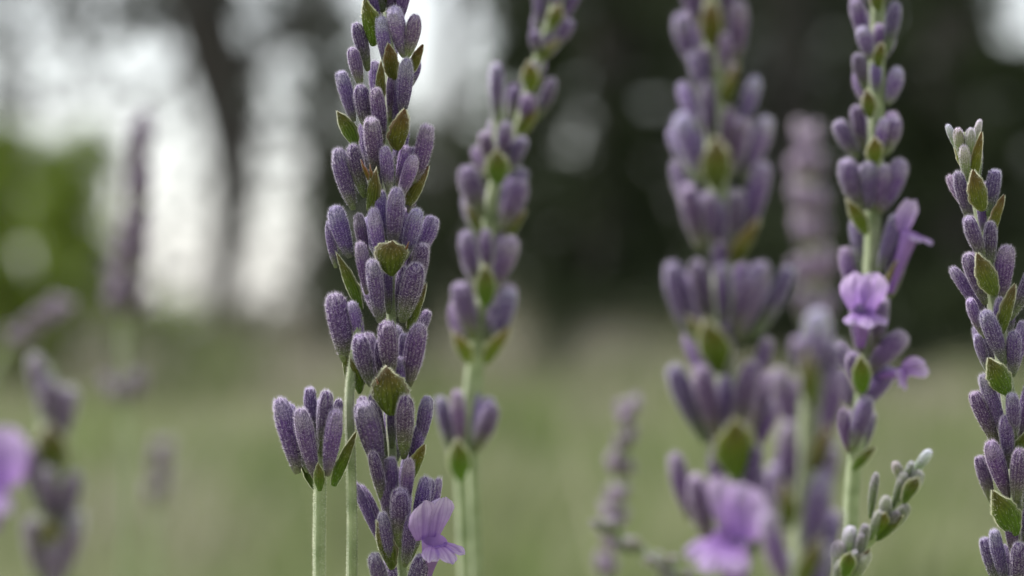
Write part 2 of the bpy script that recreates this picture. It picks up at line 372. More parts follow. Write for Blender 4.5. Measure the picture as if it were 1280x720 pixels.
def blades(name, n, y0, y1, half, hmin, hmax, wid, m, where=None):
    y = np.sqrt(nrg.uniform(y0 ** 2, y1 ** 2, n)); x = nrg.uniform(-1, 1, n) * (y * half + 0.25)
    if where is not None: k = where(x, y); x, y = x[k], y[k]; n = len(x)
    h = nrg.uniform(hmin, hmax, n); a = nrg.uniform(0, 6.283, n); lean = nrg.normal(0, .35, (n, 2)) * h[:, None]
    sx, sy = np.cos(a) * wid / 2, np.sin(a) * wid / 2; z0 = -0.03
    v = np.zeros((n, 5, 3))
    v[:, 0] = np.stack([x - sx, y - sy, np.full(n, z0)], 1); v[:, 1] = np.stack([x + sx, y + sy, np.full(n, z0)], 1)
    v[:, 2] = np.stack([x + sx * .8 + lean[:, 0] * .35, y + sy * .8 + lean[:, 1] * .35, h * .6], 1); v[:, 3] = np.stack([x - sx * .8 + lean[:, 0] * .35, y - sy * .8 + lean[:, 1] * .35, h * .6], 1)
    v[:, 4] = np.stack([x + lean[:, 0], y + lean[:, 1], h], 1)
    b = np.arange(n)[:, None] * 5
    f = np.concatenate([b + [0, 1, 2, 3]], 0).tolist() + np.concatenate([b + [3, 2, 4]], 0).tolist()
    patch = 0.5 + 0.3 * np.sin(x * 2.3 + 1.3 + y * .5) * np.sin(y * .9) + .2 * np.sin(x * 5 + y) + nrg.normal(0, .18, n)
    me = mesh(name, v.reshape(-1, 3), f, [m], {'rnd': np.repeat(np.clip(patch, 0, 1), 5)}, smooth=False)
    return link(name, me)
tag(blades('grass', 80000, 3.0, 17, .20, .05, .2, .009, M['grass'], lambda x, y: nrg.uniform(0, 1, len(x)) > np.clip((y - 6) / 10, 0, 1)), 'soft green and straw coloured meadow grass between lavender and trees', 'grass', kind='stuff')

tag(blades('dry_grass', 15000, 14, 28, .20, .05, .27, .014, M['dry'], lambda x, y: (np.sin(x * 2.1 + y * .7) + np.sin(x * .8 - y * 1.3 + 2) + nrg.normal(0, .6, len(x)) + np.where(x < .04 * y, .9, np.where(x < .08 * y, -.3, -1.8))) > 0), 'tall dry grey brown grass at the foot of the trees', 'grass', kind='stuff')
tag(blades('grass_stalk', 1500, .9, 6, .20, .22, .44, .0035, M['stalk'], lambda x, y: np.sin(x * 9 + y * 2) + nrg.normal(0, .7, len(x)) > 0), 'thin pale grass stalks standing up from the meadow behind the lavender', 'grass', kind='stuff')
def clumps(name, spots, m):
    V, Fc, A_ = [], [], []
    for (cx, cy, r, h, n, tone) in spots:
        for k in range(n):
            a, q = rng.uniform(0, 6.283), r * math.sqrt(rng.random()); x, y = cx + q * math.cos(a), cy + q * math.sin(a)
            hh = h * rng.uniform(.45, 1.1) * (1 - .4 * (q / r) ** 2); lx, ly = rng.gauss(0, .22) * hh + (x - cx) * .4, rng.gauss(0, .22) * hh
            b = rng.uniform(0, 3.14); wx, wy = math.cos(b) * .0045, math.sin(b) * .0045; i = len(V)
            V += [(x - wx, y - wy, -.03), (x + wx, y + wy, -.03), (x + wx + lx * .35, y + wy + ly * .35, hh * .6), (x - wx + lx * .35, y - wy + ly * .35, hh * .6), (x + lx, y + ly, hh)]
            Fc += [(i, i + 1, i + 2, i + 3), (i + 3, i + 2, i + 4)]; A_ += [max(0, min(1, tone + rng.gauss(0, .1)))] * 5
    return link(name, mesh(name, V, Fc, [m], {'rnd': A_}, smooth=False))
sp_ = []
for k in range(240):
    y = math.sqrt(rng.uniform(14, 480)); sp_.append((rng.uniform(-.19, .19) * y, y, rng.uniform(.12, .32), rng.uniform(.12, .36) + (.1 if rng.random() < .12 else 0), int(rng.uniform(60, 170)), rng.choice([.1, .3, .45, .6, .8, .95])))
for k in range(46):
    y = rng.uniform(15, 25); px = rng.choice([rng.uniform(560, 860), rng.uniform(150, 430), rng.uniform(900, 1280)]); sp_.append(((px - 640) / F * y, y, rng.uniform(.15, .4), rng.uniform(.4, .85) * (.55 if px > 880 else 1), int(rng.uniform(40, 110)), rng.choice([.15, .7, .85, 1])))
tag(clumps('tufted_grass', sp_, M['tuft']), 'loose tufts of taller green and straw grass scattered over the meadow', 'grass', kind='stuff')
# ------------------------------------------------------------------ trees and bushes behind
def leaf_mesh(name, clusters, size, m, g):
    """clusters: (centre, rx, ry, rz, n): leaf-sized pointed blades scattered through each bough"""
    cs, rs = [], []
    for (c, rx, ry, rz, n) in clusters:
        n = int(n); d = g.normal(size=(n, 3)); d /= np.linalg.norm(d, axis=1)[:, None]; d *= (g.uniform(0, 1, n) ** .45)[:, None]
        # leaves gather in tufts round twig ends
        k = max(3, n // 14); tw = d[g.integers(0, n, k)]; d = tw[g.integers(0, k, n)] * .9 + g.normal(0, .13, (n, 3))
        cs.append(np.array(c)[None] + d * np.array([[rx, ry, rz]])); rs.append(np.clip(g.normal(g.uniform(.3, .7), .2, n), 0, 1))
    c = np.concatenate(cs); rn = np.concatenate(rs); keep = c[:, 2] > 0.02; c = c[keep]; rn = rn[keep]; n = len(c)
    ax = g.normal(size=(n, 3)); ax[:, 2] -= .5; ax /= np.linalg.norm(ax, axis=1)[:, None]
    sd_ = np.cross(ax, g.normal(size=(n, 3))); sd_ /= np.linalg.norm(sd_, axis=1)[:, None]
    nm = np.cross(ax, sd_); L = (size * g.uniform(.6, 1.3, n))[:, None]
    v = np.zeros((n, 4, 3)); v[:, 0] = c - ax * L * .5; v[:, 2] = c + ax * L * .5; v[:, 1] = c + sd_ * L * .27 + nm * L * .08; v[:, 3] = c - sd_ * L * .27 + nm * L * .08
    f = (np.arange(n)[:, None] * 4 + [0, 1, 2, 3]).tolist()
    return mesh(name, v.reshape(-1, 3), f, [m], {'rnd': np.repeat(rn, 4)}, smooth=False)
def B(px, py, D, rpx, n, ky=1.0, kd=1.2):
    """a bough measured in the photograph: centre, radius in pixels at its own distance"""
    r = rpx / F * D; return (P(px, py, D), r, r * kd, r * ky, n)
def tree(kind, label, D, trunk, boughs, m, size=.09, high=None, limbs=(), cat='tree', group=None, seed=1):
    """trunk: (px, py, width px) downwards; limbs: lists of the same; high: crown above the picture (x, y, z, r, n)"""
    g = np.random.default_rng(seed)
    pts = [P(a, b, D) for a, b, c in trunk]; rad = [c / 2 / F * D for a, b, c in trunk]
    foot = Vector((pts[-1].x, D, -0.05)); pts.append(foot); rad.append(rad[-1] * 1.35)
    top = pts[0] + Vector((0.2, .3, 3.0)); pts.insert(0, top); rad.insert(0, rad[0] * .55)
    root = link(kind, None); root.location = foot; tag(root, label, cat, group)
    inv = -foot
    def tube(name, p, r):
        vv, ff, _, _ = sweep([q + inv for q in p], r, 12, 0, .05, g); link(name, mesh(name, vv, ff, [M['bark']]), root)
    tube('trunk', pts, rad)
    for lb in limbs: tube('limb', [P(a, b, d) for a, b, c, d in lb], [c / 2 / F * d for a, b, c, d in lb])
    cl = [(c + inv, rx, ry, rz, n) for (c, rx, ry, rz, n) in boughs]
    for k in range(5):                                        # limbs into the crown overhead
        a = g.uniform(0, 6.28); b = pts[1].lerp(pts[0], g.uniform(.2, .9)); e = b + Vector((math.cos(a) * 2.2, math.sin(a) * 2.2, g.uniform(.6, 1.8)))
        tube('limb', [b, b.lerp(e, .5) + Vector((0, 0, .25)), e], [rad[1] * .35, rad[1] * .22, rad[1] * .08])
    for k in range(high or 0):
        a = g.uniform(0, 6.28); rr = g.uniform(0.3, 3.0); c = Vector((top.x + rr * math.cos(a), top.y + rr * math.sin(a), g.uniform(3.6, 7.5)))
        cl.append((c + inv, 1.2, 1.2, .7, 170))
    link('crown', leaf_mesh('crown', cl, size, m, g), root)
    return root

BACK = []
def shrub(kind, label, D, boughs, m, size, seed, cat='bush', group=None):
    g = np.random.default_rng(seed)
    x = sum(b[0].x for b in boughs) / len(boughs); foot = Vector((x, D, -0.03))
    root = link(kind, None); root.location = foot; tag(root, label, cat, group)
    for k in range(4):
        b = boughs[g.integers(0, len(boughs))][0] - foot; q = Vector((g.uniform(-.08, .08), g.uniform(-.08, .08), 0))
        vv, ff, _, _ = sweep([q, q.lerp(b, .5) + Vector((g.uniform(-.1, .1), 0, .08)), b], [.03, .02, .008], 8); link('stem', mesh('stem', vv, ff, [M['bark']]), root)
    link('foliage', leaf_mesh('foliage', [(c - foot, a, b, d, n) for c, a, b, d, n in boughs], size, m, g), root)
    return root

def fill(x0, x1, y0, y1, D, step, r, n, g, skip=()):
    """boughs over a stretch of the wood, uneven, with the listed openings (px, py, r) left free"""
    out = []
    yy = y0
    while yy <= y1:
        xx = x0
        while xx <= x1:
            a, b = xx + g.uniform(-.4, .4) * step, yy + g.uniform(-.4, .4) * step
            if all((a - sx) ** 2 + (b - sy) ** 2 > (sr + r * .45) ** 2 for sx, sy, sr in skip): out.append(B(a, b, D + g.uniform(-1.5, 1.5), r * g.uniform(.7, 1.3), n * g.uniform(.5, 1.3)))
            xx += step
        yy += step
    return out
G = np.random.default_rng(5)
GAPS = [(695, 205, 8), (1282, 22, 30)]
tree('leaning_tree', 'grey leaning tree trunk between the two bright sky gaps', 26,
     [(244, -40, 92), (262, 60, 78), (290, 180, 62), (286, 300, 44), (273, 400, 38), (270, 476, 46)],
     fill(0, 240, -40, 30, 26, 50, 46, 230, G) + fill(315, 425, -20, 150, 26, 42, 38, 150, G) + fill(-20, 240, 34, 52, 26, 44, 30, 130, G) + [B(10, 70, 26, 40, 220), B(8, 130, 26, 36, 260), B(12, 180, 26, 30, 200), B(330, 165, 26, 26, 90)] + [B(x, y, 26, 34, 36) for x, y in ((70, 80), (120, 75), (170, 85), (215, 90), (240, 140), (60, 130), (250, 220), (175, 340), (230, 340), (375, 210), (300, 215), (300, 370), (370, 370), (40, 100), (95, 110), (150, 115), (200, 60), (195, 130), (225, 180), (190, 270), (235, 270), (330, 225), (350, 340), (310, 300), (365, 290))],
     M['leaf_grey'], high=26, limbs=[[(240, 70, 16, 26), (190, 110, 11, 25.8), (130, 128, 8, 25.6), (70, 120, 5, 25.5)], [(288, 240, 12, 26), (320, 215, 9, 26.1), (370, 205, 6, 26.2)], [(285, 120, 34, 26), (330, 70, 26, 25.7), (400, 10, 16, 25.5)], [(262, 30, 30, 26), (200, 10, 20, 26.2), (120, -20, 12, 26.4)]], seed=2)
tree('slim_tree', 'dark slim tree at the right of the tall sky gap behind the sharp lavender', 30,
     [(404, -40, 40), (402, 120, 36), (396, 300, 34), (400, 470, 44)],
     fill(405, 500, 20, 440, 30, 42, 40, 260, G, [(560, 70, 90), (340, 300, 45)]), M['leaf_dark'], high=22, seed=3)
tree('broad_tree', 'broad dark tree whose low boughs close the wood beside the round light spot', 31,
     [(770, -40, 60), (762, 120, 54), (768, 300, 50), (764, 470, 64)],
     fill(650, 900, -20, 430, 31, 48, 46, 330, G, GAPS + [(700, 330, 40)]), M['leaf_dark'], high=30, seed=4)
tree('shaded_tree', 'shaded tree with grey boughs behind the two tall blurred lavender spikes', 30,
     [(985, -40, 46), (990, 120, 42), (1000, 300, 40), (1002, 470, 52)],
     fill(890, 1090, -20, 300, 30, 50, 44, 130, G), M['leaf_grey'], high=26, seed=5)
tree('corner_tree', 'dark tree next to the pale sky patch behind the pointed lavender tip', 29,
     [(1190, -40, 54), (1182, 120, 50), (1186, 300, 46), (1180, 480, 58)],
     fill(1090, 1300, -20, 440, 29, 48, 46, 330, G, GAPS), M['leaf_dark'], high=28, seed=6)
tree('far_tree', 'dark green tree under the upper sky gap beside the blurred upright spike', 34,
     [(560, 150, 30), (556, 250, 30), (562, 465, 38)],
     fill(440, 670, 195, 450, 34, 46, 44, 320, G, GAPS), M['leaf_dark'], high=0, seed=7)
shrub('bright_bush', 'bright yellow green bush at the edge of the meadow', 19,
      fill(-40, 92, 215, 435, 19, 44, 44, 560, G) + [B(30, 190, 19, 34, 240), B(0, 180, 19, 34, 240)], M['leaf_bright'], .07, 8)
shrub('low_green_bush', 'low fresh green bush below the sky gap beside the leaning tree', 23,
      [B(150, 395, 23, 34, 320), B(190, 390, 23, 34, 300), B(225, 392, 23, 32, 280), B(200, 425, 23, 40, 420), B(250, 430, 23, 28, 260)], M['leaf_bright'], .06, 9)
shrub('grey_bush', 'grey thin bush in front of the sky left of the leaning tree', 24,
      [B(105, 180, 24, 30, 420), B(140, 190, 24, 22, 240), B(100, 310, 24, 30, 420), B(145, 335, 24, 30, 420), B(115, 365, 24, 40, 620), B(92, 245, 24, 20, 220), B(160, 225, 24, 12, 90), B(166, 290, 24, 16, 140)], M['leaf_grey'], .07, 10)
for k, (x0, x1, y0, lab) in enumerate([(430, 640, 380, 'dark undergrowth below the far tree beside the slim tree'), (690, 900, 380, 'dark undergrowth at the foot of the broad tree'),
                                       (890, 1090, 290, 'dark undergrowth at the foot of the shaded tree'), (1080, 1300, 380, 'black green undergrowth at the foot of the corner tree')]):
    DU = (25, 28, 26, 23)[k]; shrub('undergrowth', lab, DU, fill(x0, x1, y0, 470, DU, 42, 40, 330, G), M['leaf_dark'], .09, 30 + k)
shrub('dry_brush', 'grey brown dry brush below the tall sky gap beside the slim tree', 24.5,
      [B(x, y, 24.5, 26, 230) for x, y in ((285, 410), (315, 400), (345, 408), (375, 402), (300, 440), (340, 445), (380, 440), (410, 430))], M['dry'], .07, 44)
# the wood behind closes up into one mass
wd = []
wd += fill(640, 1420, -60, 420, 50, 60, 62, 250, G, [(695, 205, 2), (1296, 15, 40)]) + fill(430, 640, 190, 420, 50, 60, 58, 190, G, GAPS)
wd += fill(700, 1420, -60, 420, 62, 70, 76, 170, G, [(1300, 10, 44)])
wd += fill(1430, 2100, -60, 420, 52, 90, 90, 300, G) + fill(-1000, -60, -60, 430, 52, 90, 84, 240, G, [(-300, 150, 60), (-620, 100, 70)])
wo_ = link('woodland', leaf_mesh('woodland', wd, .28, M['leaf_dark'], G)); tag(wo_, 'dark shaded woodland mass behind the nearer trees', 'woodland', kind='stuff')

# ------------------------------------------------------------------ lavender
def jitter(a): return rng.uniform(-a, a)
class Spike:
    def __init__(s, name, label, D, axis, R_mm=4.6, slim=1.0, stem_r=.00075, cat='lavender', group='lavender flower spikes', stem_to=None, lean=(0, 0), fuzzy=False):
        s.slim = slim; s.D = D; s.ax = axis; s.R = R_mm * .001; s.px = D / F
        pts = [P(a, b, D) for a, b in axis]; end = pts[-1]; d = (pts[-1] - pts[-2]).normalized()
        foot = Vector((end.x + lean[0] + d.x * .1, D + .01 + lean[1], -0.02))
        s.root = link(name, None); s.root.location = foot; tag(s.root, label, cat, group)
        mid = end + d * .06; mid2 = mid.lerp(foot, .5) + Vector((d.x * .03, 0, 0))
        full = pts + [mid, mid2, foot]
        rad = [stem_r * .7] + [stem_r] * (len(pts) - 1) + [stem_r * 1.1, stem_r * 1.25, stem_r * 1.5]
        s.make_stem(full, rad, fuzzy)
    def make_stem(s, full, rad, fuzzy):
        inv = -s.root.location
        vv, ff, cen, rr = sweep([q + inv for q in full], rad, 20, .14)
        fm = [0] * len(ff)
        if fuzzy:
            g = np.random.default_rng(len(full))
            for k in range(6000):
                i = g.integers(0, max(2, int(len(cen) - 20))); j = i + 1; q = cen[i].lerp(cen[j], g.uniform())
                d = (cen[j] - cen[i]).normalized(); n = d.cross(Vector(g.normal(size=3))).normalized(); p = q + n * rr[i] * .98
                h = (n + d * g.uniform(-.6, .6)).normalized(); sd2 = h.cross(Vector(g.normal(size=3))).normalized() * .000013
                b = len(vv); vv += [p - sd2, p + sd2, p + h * g.uniform(.00012, .0003)]; ff.append((b, b + 1, b + 2)); fm.append(1)
        link('stem', mesh('stem', vv, ff, [M['stem'], M['gfuzz']], None, fm), s.root)
    def axx(s, y):
        a = s.ax
        if y <= a[0][1]: return a[0][0]
        for (x0, y0), (x1, y1) in zip(a, a[1:]):
            if y <= y1: return x0 + (x1 - x0) * (y - y0) / (y1 - y0)
        return a[-1][0]
    def depth(s, x, y, Rr, sign):
        dx = (x - s.axx(y)) * s.px; return sign * math.sqrt(max(Rr * Rr - dx * dx, (Rr * .25) ** 2))
    def calyx(s, tx, ty, bx, by, w, flag='', young=False):
        sign = -0.8 if 'b' in flag else 1.0
        k = .35 if 'm' in flag else 1.0
        dt = s.depth(tx, ty, s.R, sign) * k + (.0012 if 'f' in flag else 0); db = s.depth(bx, by, .0014, sign) * k + (.0005 if 'f' in flag else 0)
        T, Bp = P(tx, ty, s.D - dt), P(bx, by, s.D - db)
        L = (T - Bp).length; wm = w * s.px
        out = Vector((tx - s.axx(ty), 0, 0)) * s.px + Vector((0, -dt, 0))
        wm *= .82 * s.slim * rng.uniform(.88, 1.1)
        me = rng.choice(YNG if young else CAL)
        ob = link('calyx', me, s.root, frame(Bp, T, out + Vector((jitter(.002), jitter(.002), 0)), wm / CW, wm / CW, L / CL))
        v = 1.0
        if 'p' in flag: v = 1.45
        if 'd' in flag: v = .75
        if 'g' in flag: ob.color = (.85, 1.0, .75, 1)
        elif 'q' in flag: ob.color = (1.25, 1.45, 1.05, 1)
        else: ob.color = (v * (1 + jitter(.08)), v * (1 + jitter(.06)) * (1.05 if 'p' in flag else 1), v * (1 + jitter(.08)), 1)
        return ob
    def bract(s, tx, ty, bx, by, w, shape='ovate', flag='', tint=(1, 1, 1)):
        sign = -0.8 if 'b' in flag else 1.0
        dt = s.depth(tx, ty, s.R + .0008, sign) if 'm' not in flag else .001; db = s.depth(bx, by, .0016, sign) if 'm' not in flag else .0003
        if 'f' in flag: dt += .0015; db += .0015
        T, Bp = P(tx, ty, s.D - dt), P(bx, by, s.D - db); T = Bp.lerp(T, rng.uniform(.82, .94))
        L = (T - Bp).length; wm = w * s.px * .88
        dx = ((tx + bx) / 2 - s.axx((ty + by) / 2)) * s.px
        out = Vector((max(-.0022, min(.0022, dx)) * 1.0, -.0035 * sign, .0005))
        ob = link('bract', rng.choice(BR[shape]), s.root, frame(Bp, T, out, wm, wm, L)); ob.color = (*tint, 1)
        return ob
    def floret(s, base, mouth, face, scale=1.0, dz=0.003, k=0):
        """base, mouth: px of the tube's foot and mouth; face: direction the lower lip points to (x right, y to camera, z up)"""
        Bp, Mo = P(*base, s.D - dz * .6), P(*mouth, s.D - dz); tube, up, lo = COR[k]
        L = (Mo - Bp).length / .0046
        m = frame(Bp, Mo, Vector((face[0], -face[1], face[2])), scale, scale, L)
        c = link('corolla', tube, s.root, m)
        sc = Matrix.Diagonal((1, 1, scale / L, 1)); off = Matrix.Translation((0, 0, .0046)) @ sc @ Matrix.Translation((0, 0, -.0046))
        link('upper_lip', up, c, off); link('lower_lip', lo, c, off.copy())
    def many(s, rows, back=True, young=False):
        for r in rows:
            s.calyx(*r, young=young)
            fl = r[5] if len(r) > 5 else ''
            if back and 'b' not in fl and rng.random() < .8:
                tx, ty, bx, by, w_ = r[:5]; a = s.axx(ty)
                s.calyx(a - (tx - a) * .8 + jitter(4), ty + jitter(9) + 6, s.axx(by) - (bx - s.axx(by)) * .6, by + 4, w_ * .95, 'b', young=young)
    def whorls(s, rows, young=False, fl=''):
        """(y of the whorl's foot, calyx length px, number, spread px): a loose ring of calyces and two bracts"""
        for (y, L, n, sp) in rows:
            ph = rng.uniform(0, 6.28); x0 = s.axx(y)
            up = Vector((s.axx(y - 10) - x0, -10)).normalized()
            for k in range(n):
                a = ph + 6.283 * k / n + jitter(.25); rr = sp * rng.uniform(.8, 1.15)
                ox, od = math.cos(a), math.sin(a); l = L * rng.uniform(.85, 1.12)
                tx, ty = x0 + up.x * l + ox * rr + jitter(L * .12), y + up.y * l + jitter(L * .25)
                T = P(tx, ty, s.D - od * rr * s.px); Bp = P(x0 + ox * rr * .25, y + jitter(3), s.D - od * rr * .25 * s.px)
                wm = L * .38 * s.px * rng.uniform(.9, 1.1)
                ob = link('calyx', rng.choice(YNG if young else CAL), s.root, frame(Bp, T, Vector((ox, -od, 0)), wm / CW, wm / CW, (T - Bp).length / CL))
                v = rng.uniform(.85, 1.2) * (1.35 if 'p' in fl else 1); ob.color = (v * 1.12, v * 1.18, v * .9, 1) if 'q' in fl else (v, v, v, 1)
            for k in (0, 1):
                a = ph + 3.1416 * k + 1.0; ox, od = math.cos(a), math.sin(a)
                T = P(x0 + up.x * L * .7 + ox * sp * .9, y - L * .6, s.D - od * sp * s.px * .9); Bp = P(x0 + ox * 2, y + L * .12, s.D - od * 2 * s.px)
                ob = link('bract', rng.choice(BR['ovate']), s.root, frame(Bp, T, Vector((ox, -od, 0)), L * .5 * s.px, L * .5 * s.px, (T - Bp).length))

OL, BRN, GRN = (1, 1, 1), (1.1, .85, .95), (.9, 1.15, .8)
# --- the sharp spike
A = Spike('lavender_spike', 'tall sharply focused lavender spike with one open lilac floret near its foot', .350,
          [(480, -50), (484, 0), (488, 100), (484, 200), (487, 320), (489, 400), (488, 520), (492, 600), (500, 680), (505, 740)], fuzzy=True, stem_r=.00046)
A.many([(492, 10, 505, 70, 27, 'pf'), (518, 18, 508, 72, 25, 'pf'), (442, 30, 460, 88, 20), (440, 60, 451, 108, 19, 'p'), (424, 88, 442, 152, 23), (450, 107, 459, 162, 21),
        (508, 73, 503, 145, 23, 'f'), (487, 95, 488, 152, 15, 'm'), (462, 147, 471, 217, 23, 'f'), (424, 185, 442, 262, 23, 'f'), (442, 180, 456, 246, 23), (481, 183, 487, 242, 20, 'p'),
        (507, 180, 497, 236, 18, 'pm'), (516, 194, 500, 246, 20, 'p'), (531, 153, 517, 232, 23), (421, 257, 438, 322, 27), (413, 276, 420, 335, 16, 'm'), (449, 267, 458, 322, 19, 'dm'),
        (466, 261, 478, 332, 22, 'p'), (496, 236, 491, 308, 27, 'f'), (521, 261, 506, 322, 26, 'p'), (447, 304, 459, 367, 22), (463, 327, 474, 402, 26, 'f'), (531, 304, 519, 372, 23),
        (521, 329, 503, 402, 30, 'f'), (506, 331, 499, 396, 18, 'm'), (413, 368, 432, 452, 32), (437, 378, 451, 432, 21, 'p'), (452, 416, 464, 482, 26, 'f'), (483, 402, 488, 472, 29, 'f'),
        (505, 416, 502, 466, 15, 'm'), (527, 407, 511, 482, 26), (452, 502, 474, 587, 31, 'f'), (467, 493, 482, 572, 20, 'm'), (507, 496, 505, 572, 26, 'f'), (535, 496, 524, 558, 22),
        (500, 611, 499, 682, 26, 'f'), (531, 596, 516, 690, 22), (551, 598, 530, 690, 18, 'm'), (478, 600, 490, 668, 20, 'm'), (530, 694, 512, 760, 30, 'f'), (470, 690, 488, 750, 24), (475, 18, 483, 82, 21, 'p'), (497, 98, 495, 166, 17, 'm'), (470, 110, 478, 182, 20), (477, 236, 483, 300, 18, 'm'), (490, 500, 490, 560, 18, 'm'), (464, 566, 480, 632, 21), (512, 574, 505, 640, 21), (489, 570, 493, 634, 20, 'm'), (524, 530, 512, 596, 20, 'm'), (478, 640, 490, 706, 21), (512, 640, 506, 708, 20), (474, 424, 480, 486, 18, 'm'), (500, 446, 496, 506, 18, 'm'), (540, 600, 524, 668, 20), (484, 330, 486, 392, 16, 'm'),
        (470, -44, 478, 14, 22), (494, -40, 488, 20, 22), (482, -62, 482, -4, 20), (460, -20, 472, 34, 19), (508, -22, 496, 34, 20), (478, -84, 480, -34, 17), (488, -80, 482, -30, 16)])
for b in [(454, -18, 464, 57, 35, 'ovate', 'f', GRN), (482, -30, 486, 10, 18, 'lance', '', OL), (485, 48, 492, 102, 22, 'lance', '', BRN), (531, 50, 514, 92, 18, 'lance', 'm', BRN),
          (477, 70, 471, 142, 17, 'lance', '', OL), (508, 126, 497, 188, 33, 'ovate', 'f', BRN), (419, 134, 443, 182, 25, 'lance', '', GRN), (472, 206, 459, 263, 24, 'lance', '', OL),
          (539, 200, 511, 257, 22, 'lance', 'm', BRN), (490, 291, 489, 345, 45, 'broad', 'f', OL), (415, 302, 450, 388, 20, 'lance', '', GRN), (536, 345, 512, 412, 18, 'lance', 'm', OL),
          (484, 450, 487, 519, 52, 'ovate', 'f', OL), (436, 438, 448, 492, 22, 'ovate', '', GRN), (533, 550, 513, 602, 27, 'ovate', '', (1.3, 1.4, .8)), (468, 640, 488, 712, 30, 'ovate', '', OL),
          (540, 628, 512, 702, 16, 'lance', 'm', OL), (428, 408, 436, 486, 18, 'lance', 'm', OL)]: A.bract(*b)
for tx, ty, bx, by, w_ in ((450, 197, 459, 224, 11), (462, 203, 464, 226, 8), (512, 300, 505, 322, 8), (470, 470, 474, 494, 8)):   # shrivelled petals of spent florets
    q = A.bract(tx, ty, bx, by, w_, 'lance', 'f', (2.0, 1.0, 1.5)); q.name = 'withered_petal'
A.floret((532, 722), (543, 675), (.6, .8, -.05), 1.02, .0055, 0)
A.make_stem([P(450, 396, .349), P(441, 450, .3485), P(437, 490, .348), P(438, 560, .348), P(440, 640, .348), P(440, 740, .349), P(446, 900, .35), Vector((-.012, .352, .2)), Vector((-.004, .36, -.02))], [.0003, .0004, .00045, .00048, .0005, .00055, .0007, .0008, .001], True)

# --- the short cluster beside it
S2 = Spike('short_lavender_spike', 'short cluster of closed grey purple buds on its own stem beside the sharp spike', .348,
           [(401, 560), (400, 605), (399, 670), (399, 740)], 4.2, fuzzy=True, stem_r=.0006)
S2.many([(345, 499, 372, 592, 29), (375, 511, 394, 598, 30, 'f'), (390, 482, 397, 566, 22, 'm'), (408, 489, 403, 570, 25), (424, 499, 412, 568, 18, 'm'), (421, 514, 409, 594, 23, 'f')], back=False)
S2.many([(362, 505, 385, 590, 22, 'b'), (400, 500, 400, 580, 22, 'b')], back=False)
for b in [(447, 536, 418, 608, 20, 'lance', '', GRN), (372, 560, 394, 612, 22, 'ovate', 'b', GRN), (398, 575, 399, 614, 16, 'lance', '', GRN)]: S2.bract(*b)

# --- softly blurred upright spike behind, and the one that leans away beside it
U = Spike('lavender_spike', 'softly blurred upright lavender spike just behind the sharp one with a single pointed top bud', .432,
          [(622, 120), (622, 210), (611, 270), (607, 350), (597, 410), (588, 480), (576, 570), (578, 640), (582, 740)], 5.0, stem_r=.0008)
U.many([(622, 80, 620, 152, 19, 'f'), (606, 163, 616, 208, 20), (632, 150, 626, 200, 20), (656, 174, 636, 218, 22), (584, 208, 602, 272, 31), (651, 226, 628, 290, 29), (612, 240, 612, 290, 18, 'b'),
        (583, 289, 594, 350, 27), (607, 288, 608, 340, 20), (640, 298, 620, 355, 29), (572, 353, 590, 425, 30), (590, 370, 596, 425, 20, 'm'), (622, 378, 608, 425, 22, 'm'), (640, 363, 618, 432, 29),
        (571, 488, 576, 555, 22), (614, 505, 594, 565, 27), (547, 498, 562, 560, 22)], back=True)
for b in [(622, 180, 621, 232, 34, 'ovate', 'f', GRN), (607, 322, 607, 384, 30, 'ovate', 'f', GRN), (562, 405, 585, 455, 24, 'ovate', '', (1.5, 1.5, 1.2)), (640, 405, 608, 455, 26, 'ovate', '', (1.5, 1.5, 1.2)),
          (572, 540, 574, 602, 32, 'ovate', 'f', (.9, 1.3, .6)), (660, 258, 632, 304, 16, 'lance', '', OL), (578, 250, 600, 292, 16, 'lance', '', OL)]: U.bract(*b)
V = Spike('leaning_lavender_spike', 'blurred lavender spike leaning away over the upright one with gappy whorls', .436,
          [(708, -46), (694, 10), (668, 90), (646, 170), (628, 240), (612, 330), (600, 430), (592, 560), (596, 740)], 3.6, stem_r=.0007)
V.many([(716, -76, 708, -34, 17), (704, -84, 704, -40, 16), (722, -60, 708, -20, 17), (692, -60, 698, -16, 17), (674, -20, 672, 38, 17), (712, 22, 688, 62, 20), (668, 38, 672, 68, 19), (690, 44, 680, 66, 17, 'm'), (690, 98, 672, 148, 20, 'd'), (662, 118, 656, 152, 20), (700, -30, 694, 10, 20), (668, 78, 666, 100, 15, 'm')])
for b in [(702, 2, 688, 36, 22, 'ovate', 'f', OL), (662, 72, 662, 116, 26, 'ovate', 'f', (1.2, 1.25, .8)), (704, 44, 672, 76, 14, 'lance', '', OL), (676, 130, 646, 170, 20, 'ovate', '', (1.2, 1.2, .9))]: V.bract(*b)

